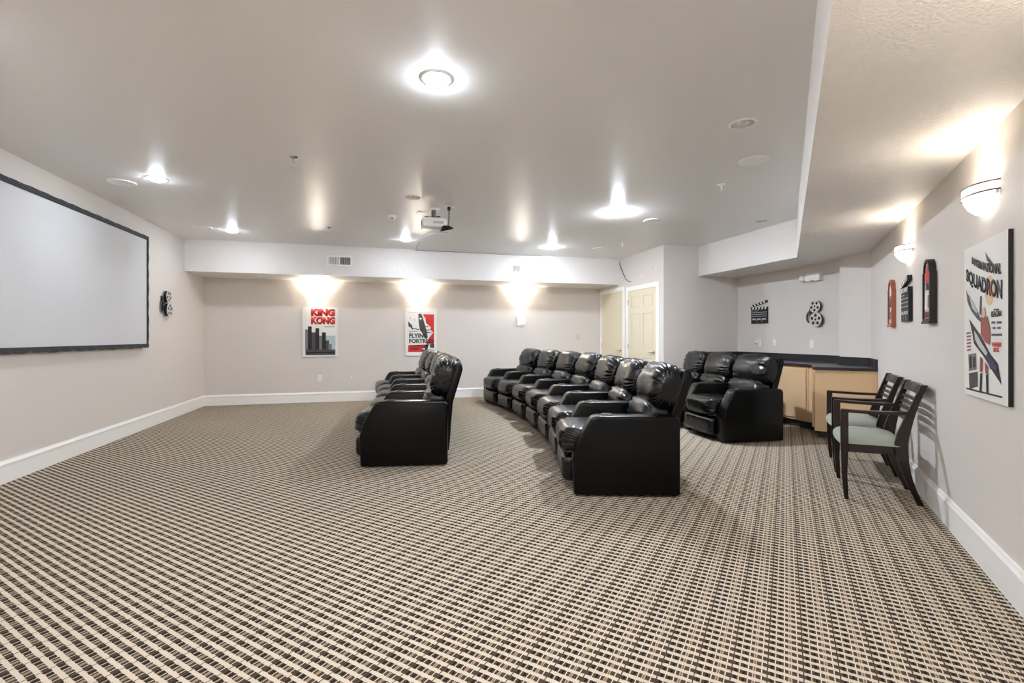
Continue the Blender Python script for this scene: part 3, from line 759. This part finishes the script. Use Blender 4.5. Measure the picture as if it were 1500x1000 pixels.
sconce(((-2.4, YF, 1.94), R(180)), 'added white half-bowl wall sconce on the unseen wall facing the posters, nearer the screen wall', 'added sconces on the rear wall')  # second uplight added behind the camera for the ceiling
sconce(on_right(5.09, 1.910), 'white half-bowl wall sconce above the clapperboard and arched frames', 'sconces on the slanted wall', 'bulb_weak')

# ------------------------------------------------------------------ ceiling fittings
TRIM = mesh_of(lathe(new(), [(.079, .002), (.079, -.0065), (.085, -.0070), (.094, -.003), (.096, .0)], 32), 'trim_ring', 40)
CANW = mesh_of(lathe(new(), [(.0835, .0), (.0835, .028), (.002, .029)], 32), 'lamp_housing', 40)
LAMP = mesh_of(lathe(new(), [(.001, -.033), (.018, -.0315), (.036, -.0265), (.056, -.018), (.078, -.005), (.078, .022), (.001, .022)], 32), 'lamp_lens', 60)
CAN2 = mesh_of(lathe(new(), [(.0835, .0), (.080, .025), (.066, .050), (.001, .056)], 32), 'reflector', 60)
PIN = mesh_of(lathe(new(), [(.001, .006), (.014, .008), (.018, .020), (.018, .053), (.001, .053)], 14), 'lamp_tube', 40)
for i, (x, y) in enumerate(LIT):
    lab = ['lit recessed downlight alone in the ceiling before the front recliner row', 'lit recessed downlight beside the ceiling speaker near the screen top',
           'lit recessed downlight by the soffit corner near the screen wall', 'lit recessed downlight by the soffit beyond the ceiling projector',
           'lit recessed downlight in the ceiling above the curved recliner row', 'lit recessed downlight by the soffit above the ticket plaque',
           'lit recessed downlight over the open carpet before the screen', 'lit recessed downlight over the carpet by the screen wall start', 'lit recessed downlight overhead beside the slanted soffit'][i]
    t = thing('recessed_downlight', lab, 'downlight', (x, y, H), 0, 'lit ceiling downlights')
    obj('trim_ring', TRIM, 'white_metal', t); obj('lamp_housing', CANW, 'white_metal', t); obj('lamp_lens', LAMP.copy(), 'lamp%g' % LAMP_OUT[i], t)
for (x, y), lab in zip(UNLIT, ('unlit recessed downlight with silver reflector beside a ceiling speaker', 'unlit recessed downlight beside the ceiling projector', 'unlit recessed downlight beside the counter soffit face')):
    t = thing('recessed_downlight', lab, 'downlight', (x, y, H), 0, 'unlit ceiling downlights')
    obj('trim_ring', TRIM, 'white_metal', t); obj('reflector', CAN2, 'reflector', t)
    for dx in (-.03, .03): o = obj('lamp_tube', PIN, 'white_plastic', t); o.location = (dx, .0, 0)
SPK = mesh_of(lathe(new(), [(.001, -.006), (.104, -.006), (.104, 0), (.001, 0)], 36), 'grille', 40)
SPR = mesh_of(lathe(new(), [(.104, -.001), (.104, -.008), (.114, -.009), (.120, -.003), (.120, -.0005)], 36), 'rim', 40)
for (x, y), lab in zip([(-2.505, 5.58), (-2.444, 7.584), (3.111, 3.454), (3.433, 5.589), (3.629, 7.606)],
                       ['round ceiling speaker beside the lit downlight above the screen end', 'round ceiling speaker near the soffit at the screen wall corner',
                        'round ceiling speaker beside the large unlit downlight', 'round ceiling speaker beside the lit downlight over the curved row', 'round ceiling speaker near the soffit above the doors']):
    t = thing('ceiling_speaker', lab, 'speaker', (x, y, H), 0, 'round ceiling speakers')
    obj('grille', SPK, 'grille', t); obj('rim', SPR, 'white_plastic', t)
for (x, y), lab, m_ in zip([(3.287, 4.081), (-.739, 4.413), (3.784, 7.063), (-.734, 7.122)],
                       ['white sprinkler head hanging beyond the ceiling speaker by the slanted soffit', 'chrome sprinkler head in the ceiling before the five-seat row', 'small white sprinkler head near the soffit above the doors',
                        'small chrome sprinkler head near the soffit above the red-titled poster'], ['white_plastic', 'chrome', 'white_plastic', 'chrome']):
    t = thing('sprinkler_head', lab, 'sprinkler', (x, y, H), 0, 'ceiling sprinkler heads')
    obj('escutcheon', lathe(new(), [(.001, -.012), (.02, -.012), (.036, -.004), (.038, 0), (.001, 0)], 20), m_, t, 40)
    obj('stem', lathe(new(), [(.001, -.058), (.006, -.056), (.008, -.04), (.010, -.012), (.001, -.012)], 12), m_, t, 40)
    obj('deflector', lathe(new(), [(.001, -.063), (.020, -.062), (.022, -.059), (.001, -.057)], 16), m_, t, 40)
t = thing('smoke_detector', 'white domed smoke detector on the ceiling by the projector', 'smoke detector', (.105, 6.231, H))
obj('base', lathe(new(), [(.001, -.016), (.058, -.016), (.066, -.010), (.068, 0), (.001, 0)], 28), 'white_plastic', t, 40)
obj('dome', lathe(new(), [(.001, -.050), (.030, -.048), (.042, -.036), (.045, -.016), (.001, -.016)], 28), 'white_plastic', t, 40)
for k in range(3): obj('sensing_slot', box(new(), -.016+k*.013, -.008+k*.013, -.0455, -.030, -.042, -.032), 'black_satin', t)
for (x, y), lab in zip([(-2.013, 8.855), (-1.69, 8.815)], ['small white puck light under the soffit nearer the screen wall', 'small white puck light under the soffit nearer the red-titled poster']):
    t = thing('soffit_puck_light', lab, 'downlight', (x, y, ZS), 0, 'puck lights under the far soffit')
    obj('ring', lathe(new(), [(.030, -.001), (.030, -.010), (.046, -.010), (.050, -.0005)], 24), 'white_metal', t, 40)
    obj('lens', lathe(new(), [(.001, -.006), (.030, -.006), (.030, -.001), (.001, -.001)], 24), 'white_plastic', t, 40)

# projector and its wiring
PX, PY = .585, 5.76
t = thing('ceiling_projector', 'white projector hanging from a ceiling mount', 'projector', (PX, PY, H))
obj('ceiling_plate', box(new(), -.06, .06, -.06, .06, -.022, -.001, .004, 1), 'white_metal', t)
obj('mount_post', lathe(new(), [(.001, -.10), (.028, -.10), (.028, -.022), (.001, -.022)], 16), 'p_grey', t, 40)
obj('mount_arm', box(new(), -.115, .115, -.012, .012, -.112, -.102, mtx=Matrix.Rotation(R(18), 4, 'Z')), 'black_satin', t)
obj('mount_arm', box(new(), -.10, .10, -.012, .012, -.112, -.102, mtx=Matrix.Rotation(R(-50), 4, 'Z')), 'black_satin', t)
for a_, b_ in ((-.09, -.03), (.09, .03), (-.05, .07), (.05, -.07)): obj('mount_screw', tube(new(), [(a_, b_, -.126), (a_, b_, -.104)], .006), 'black_satin', t)
pb = obj('body', box(new(), -.145, .145, -.115, .115, -.245, -.124, .022, 3), 'white_plastic', t, 40)
obj('lens', lathe(new(), [(.001, .0), (.030, .0), (.040, .012), (.042, .03), (.042, .05)], 20, mtx=Matrix.Translation((-.150, -.04, -.185)) @ Matrix.Rotation(R(90), 4, 'Y')), 'black_plastic', pb, 40)
obj('vent_slots', box(new(), -.02, .10, -.1165, -.1145, -.20, -.17), 'p_lgrey', pb)
t = thing('ceiling_outlet', 'white outlet box on the ceiling feeding the projector', 'outlet', (.745, 5.60, H))
obj('cover_plate', box(new(), -.06, .06, -.04, .04, -.008, -.001, .003, 1), 'white_plastic', t)
obj('plug', box(new(), -.018, .018, -.016, .016, -.05, -.008, .004, 1), 'black_plastic', t)
t = thing('ceiling_plate', 'blank white square plate on the ceiling beside the projector mount', 'outlet', (.46, 5.98, H))
obj('cover_plate', box(new(), -.06, .06, -.055, .055, -.008, -.001, .003, 1), 'white_plastic', t)
bm = new(); tube(bm, [(.745, 5.60, H-.05), (.747, 5.60, H-.12), (.742, 5.60, H-.20), (.735, 5.605, H-.235)], .006)
for k in range(5):
    pts = []
    for i in range(13):
        a = 2*math.pi*i/12; pts.append((.72+(.05+.006*k)*math.cos(a+k), 5.60+.03*math.sin(a*1+k), H-.245+.020*math.sin(a+k*1.3)-.008*k))
    tube(bm, pts, .0055, cap=False)
tag(obj('projector_power_cord', bm, 'cable'), 'black bundled power cord dangling beside the projector', 'cable')
bm = new(); tube(bm, [(.735, 5.68, H-.29), (.73, 5.75, H-.28), (.69, 6.2, H-.19), (.62, 7.0, H-.05), (.56, 7.7, H-.008), (.55, 8.535, H-.008)], .004)
tube(bm, [(.55, 8.535, H-.010), (1.2, 8.538, H-.010), (2.4, 8.538, H-.014), (2.9, 8.538, H-.008)], .0035)
tag(obj('projector_signal_cable', bm, 'p_grey'), 'thin grey cable from the projector to the soffit edge', 'cable')
bm = new(); tube(bm, [(XD-.006, 8.53, 2.66), (XD-.010, 8.42, 2.50), (XD-.010, 8.27, 2.31), (XD-.014, 8.14, 2.245), (XD-.02, 8.06, 2.235)], .006)
tag(obj('loose_wall_cable', bm, 'cable'), 'loose dark cable end hanging on the wall above the doors', 'cable')

# ------------------------------------------------------------------ vents, switches, outlets, emergency light
def vent(x0, x1, z0, z1, label, dark):
    (loc, rz) = on_soffit((x0+x1)/2, z0); t = thing('air_vent', label, 'vent', loc, rz, 'air vents in the far soffit')
    hw = (x1-x0)/2; h_ = z1-z0; f = .028
    bm = new(); plate(bm, [(-hw, 0), (hw, 0), (hw, h_), (-hw, h_)], [[(-hw+f, f), (-.008, f), (-.008, h_-f), (-hw+f, h_-f)], [(.008, f), (hw-f, f), (hw-f, h_-f), (.008, h_-f)]], -.012, -.001, 'y')
    obj('frame', bm, 'white_metal', t)
    obj('duct_backing', box(new(), -hw+f, hw-f, -.003, -.001, f, h_-f), 'vent_dark', t)
    for s in (-1, 1):
        n = 9
        for i in range(n):
            xc = s*(.012+(hw-f-.012)*(i+.5)/n)
            mx = Matrix.Translation((xc, -.007, 0)) @ Matrix.Rotation(R(dark if s > 0 else 40), 4, 'Z')
            obj('louvre', box(new(), -.0075, .0075, -.0006, .0006, f, h_-f, mtx=mx), 'white_metal', t)
vent(-.913, -.510, 2.393, 2.573, 'white wall vent in the soffit with one dark half above the red-titled poster', 75)
vent(2.288, 2.673, 2.380, 2.551, 'white wall vent in the soffit above the ticket plaque', 30)
def wallplate(frame, name, label, cat, kind, m_='white_plastic'):
    (loc, rz) = frame; t = thing(name, label, cat, loc, rz)
    obj('cover_plate', box(new(), -.036, .036, -.007, -.001, -.058, .058, .003, 1), m_, t)
    if kind == 'switch': obj('rocker', box(new(), -.016, .016, -.011, -.006, -.032, .032, .002, 1), m_, t)
    else:
        for z in (-.024, .024):
            sck = obj('socket', box(new(), -.017, .017, -.009, -.006, z-.017, z+.017, .004, 1), m_, t)
            for x in (-.006, .006): obj('slot', box(new(), x-.0012, x+.0012, -.0096, -.0088, z-.004, z+.007), 'p_dgrey', sck)
    return t
wallplate(on_back(3.977, 1.194), 'light_switch', 'silver edged light switch on the far wall near the doors', 'switch', 'switch', 'silver')
wallplate(on_back(-1.128, .438), 'wall_outlet', 'white wall outlet low beneath the red-titled poster', 'outlet', 'outlet')
wallplate(on_exit(6.50, 1.098), 'wall_outlet', 'white wall outlet with adapter plugged in, below the clapperboard', 'outlet', 'outlet')
t = thing('plug_adapter', 'small white plug adapter in the outlet below the clapperboard', 'adapter', *on_exit(6.53, 1.118))
obj('body', box(new(), -.024, .024, -.045, -.010, -.024, .026, .005, 2), 'white_plastic', t); obj('prong_cover', box(new(), -.012, .012, -.050, -.045, -.030, -.018), 'p_dgrey', t)
wallplate(on_exit(6.191, 1.104), 'light_switch', 'white light switch on the counter wall next to the plugged outlet', 'switch', 'switch')
wallplate(on_exit(5.512, 1.098), 'wall_outlet', 'white wall outlet above the counter below the film reels', 'outlet', 'outlet')
for x, z, lab in ((-.575, .437, 'tiny white wall anchor low on the far wall nearer the outlet'), (-.143, .451, 'tiny white wall anchor low on the far wall nearer the recliners')):
    (loc, rz) = on_back(x, z)
    o = obj('wall_anchor', lathe(new(), [(.001, .010), (.012, .009), (.018, .001), (.001, .001)], 12, mtx=Matrix.Rotation(R(90), 4, 'X')), 'white_plastic', None, 40)
    o.location = loc; tag(o, lab, 'wall anchor', 'wall anchors')
for y, z, lab in ((7.695, 2.298, 'tiny white wall anchor above the panelled door, lower one'), (7.227, 2.392, 'tiny white wall anchor above the panelled door near the wall corner')):
    (loc, rz) = on_door(y, z)
    o = obj('wall_anchor', box(new(), -.010, .010, -.006, -.001, -.028, .028, .002, 1), 'white_plastic'); o.location = loc; o.rotation_euler.z = rz
    tag(o, lab, 'wall anchor', 'wall anchors')
t = thing('emergency_light', 'white emergency light box high on the counter wall', 'emergency light', *on_exit(5.445, 1.995))
obj('housing', box(new(), -.125, .115, -.075, -.001, 0, .115, .008, 2), 'white_plastic', t, 40)
obj('red_indicator', box(new(), -.02, .025, -.0775, -.074, .004, .014), 'red_led', t)
for s in (-1,):
    hd = obj('lamp_head', lathe(new(), [(.001, .045), (.034, .042), (.046, .022), (.048, -.018), (.030, -.028), (.001, -.028)], 20, mtx=Matrix.Translation((-.185, -.05, .05)) @ Matrix.Rotation(R(60), 4, 'X') @ Matrix.Rotation(R(-25), 4, 'Y')), 'white_plastic', t, 40)
    obj('swivel_arm', tube(new(), [(-.125, -.045, .05), (-.160, -.045, .05)], .012), 'p_dgrey', t)
bpy.context.view_layer.update()
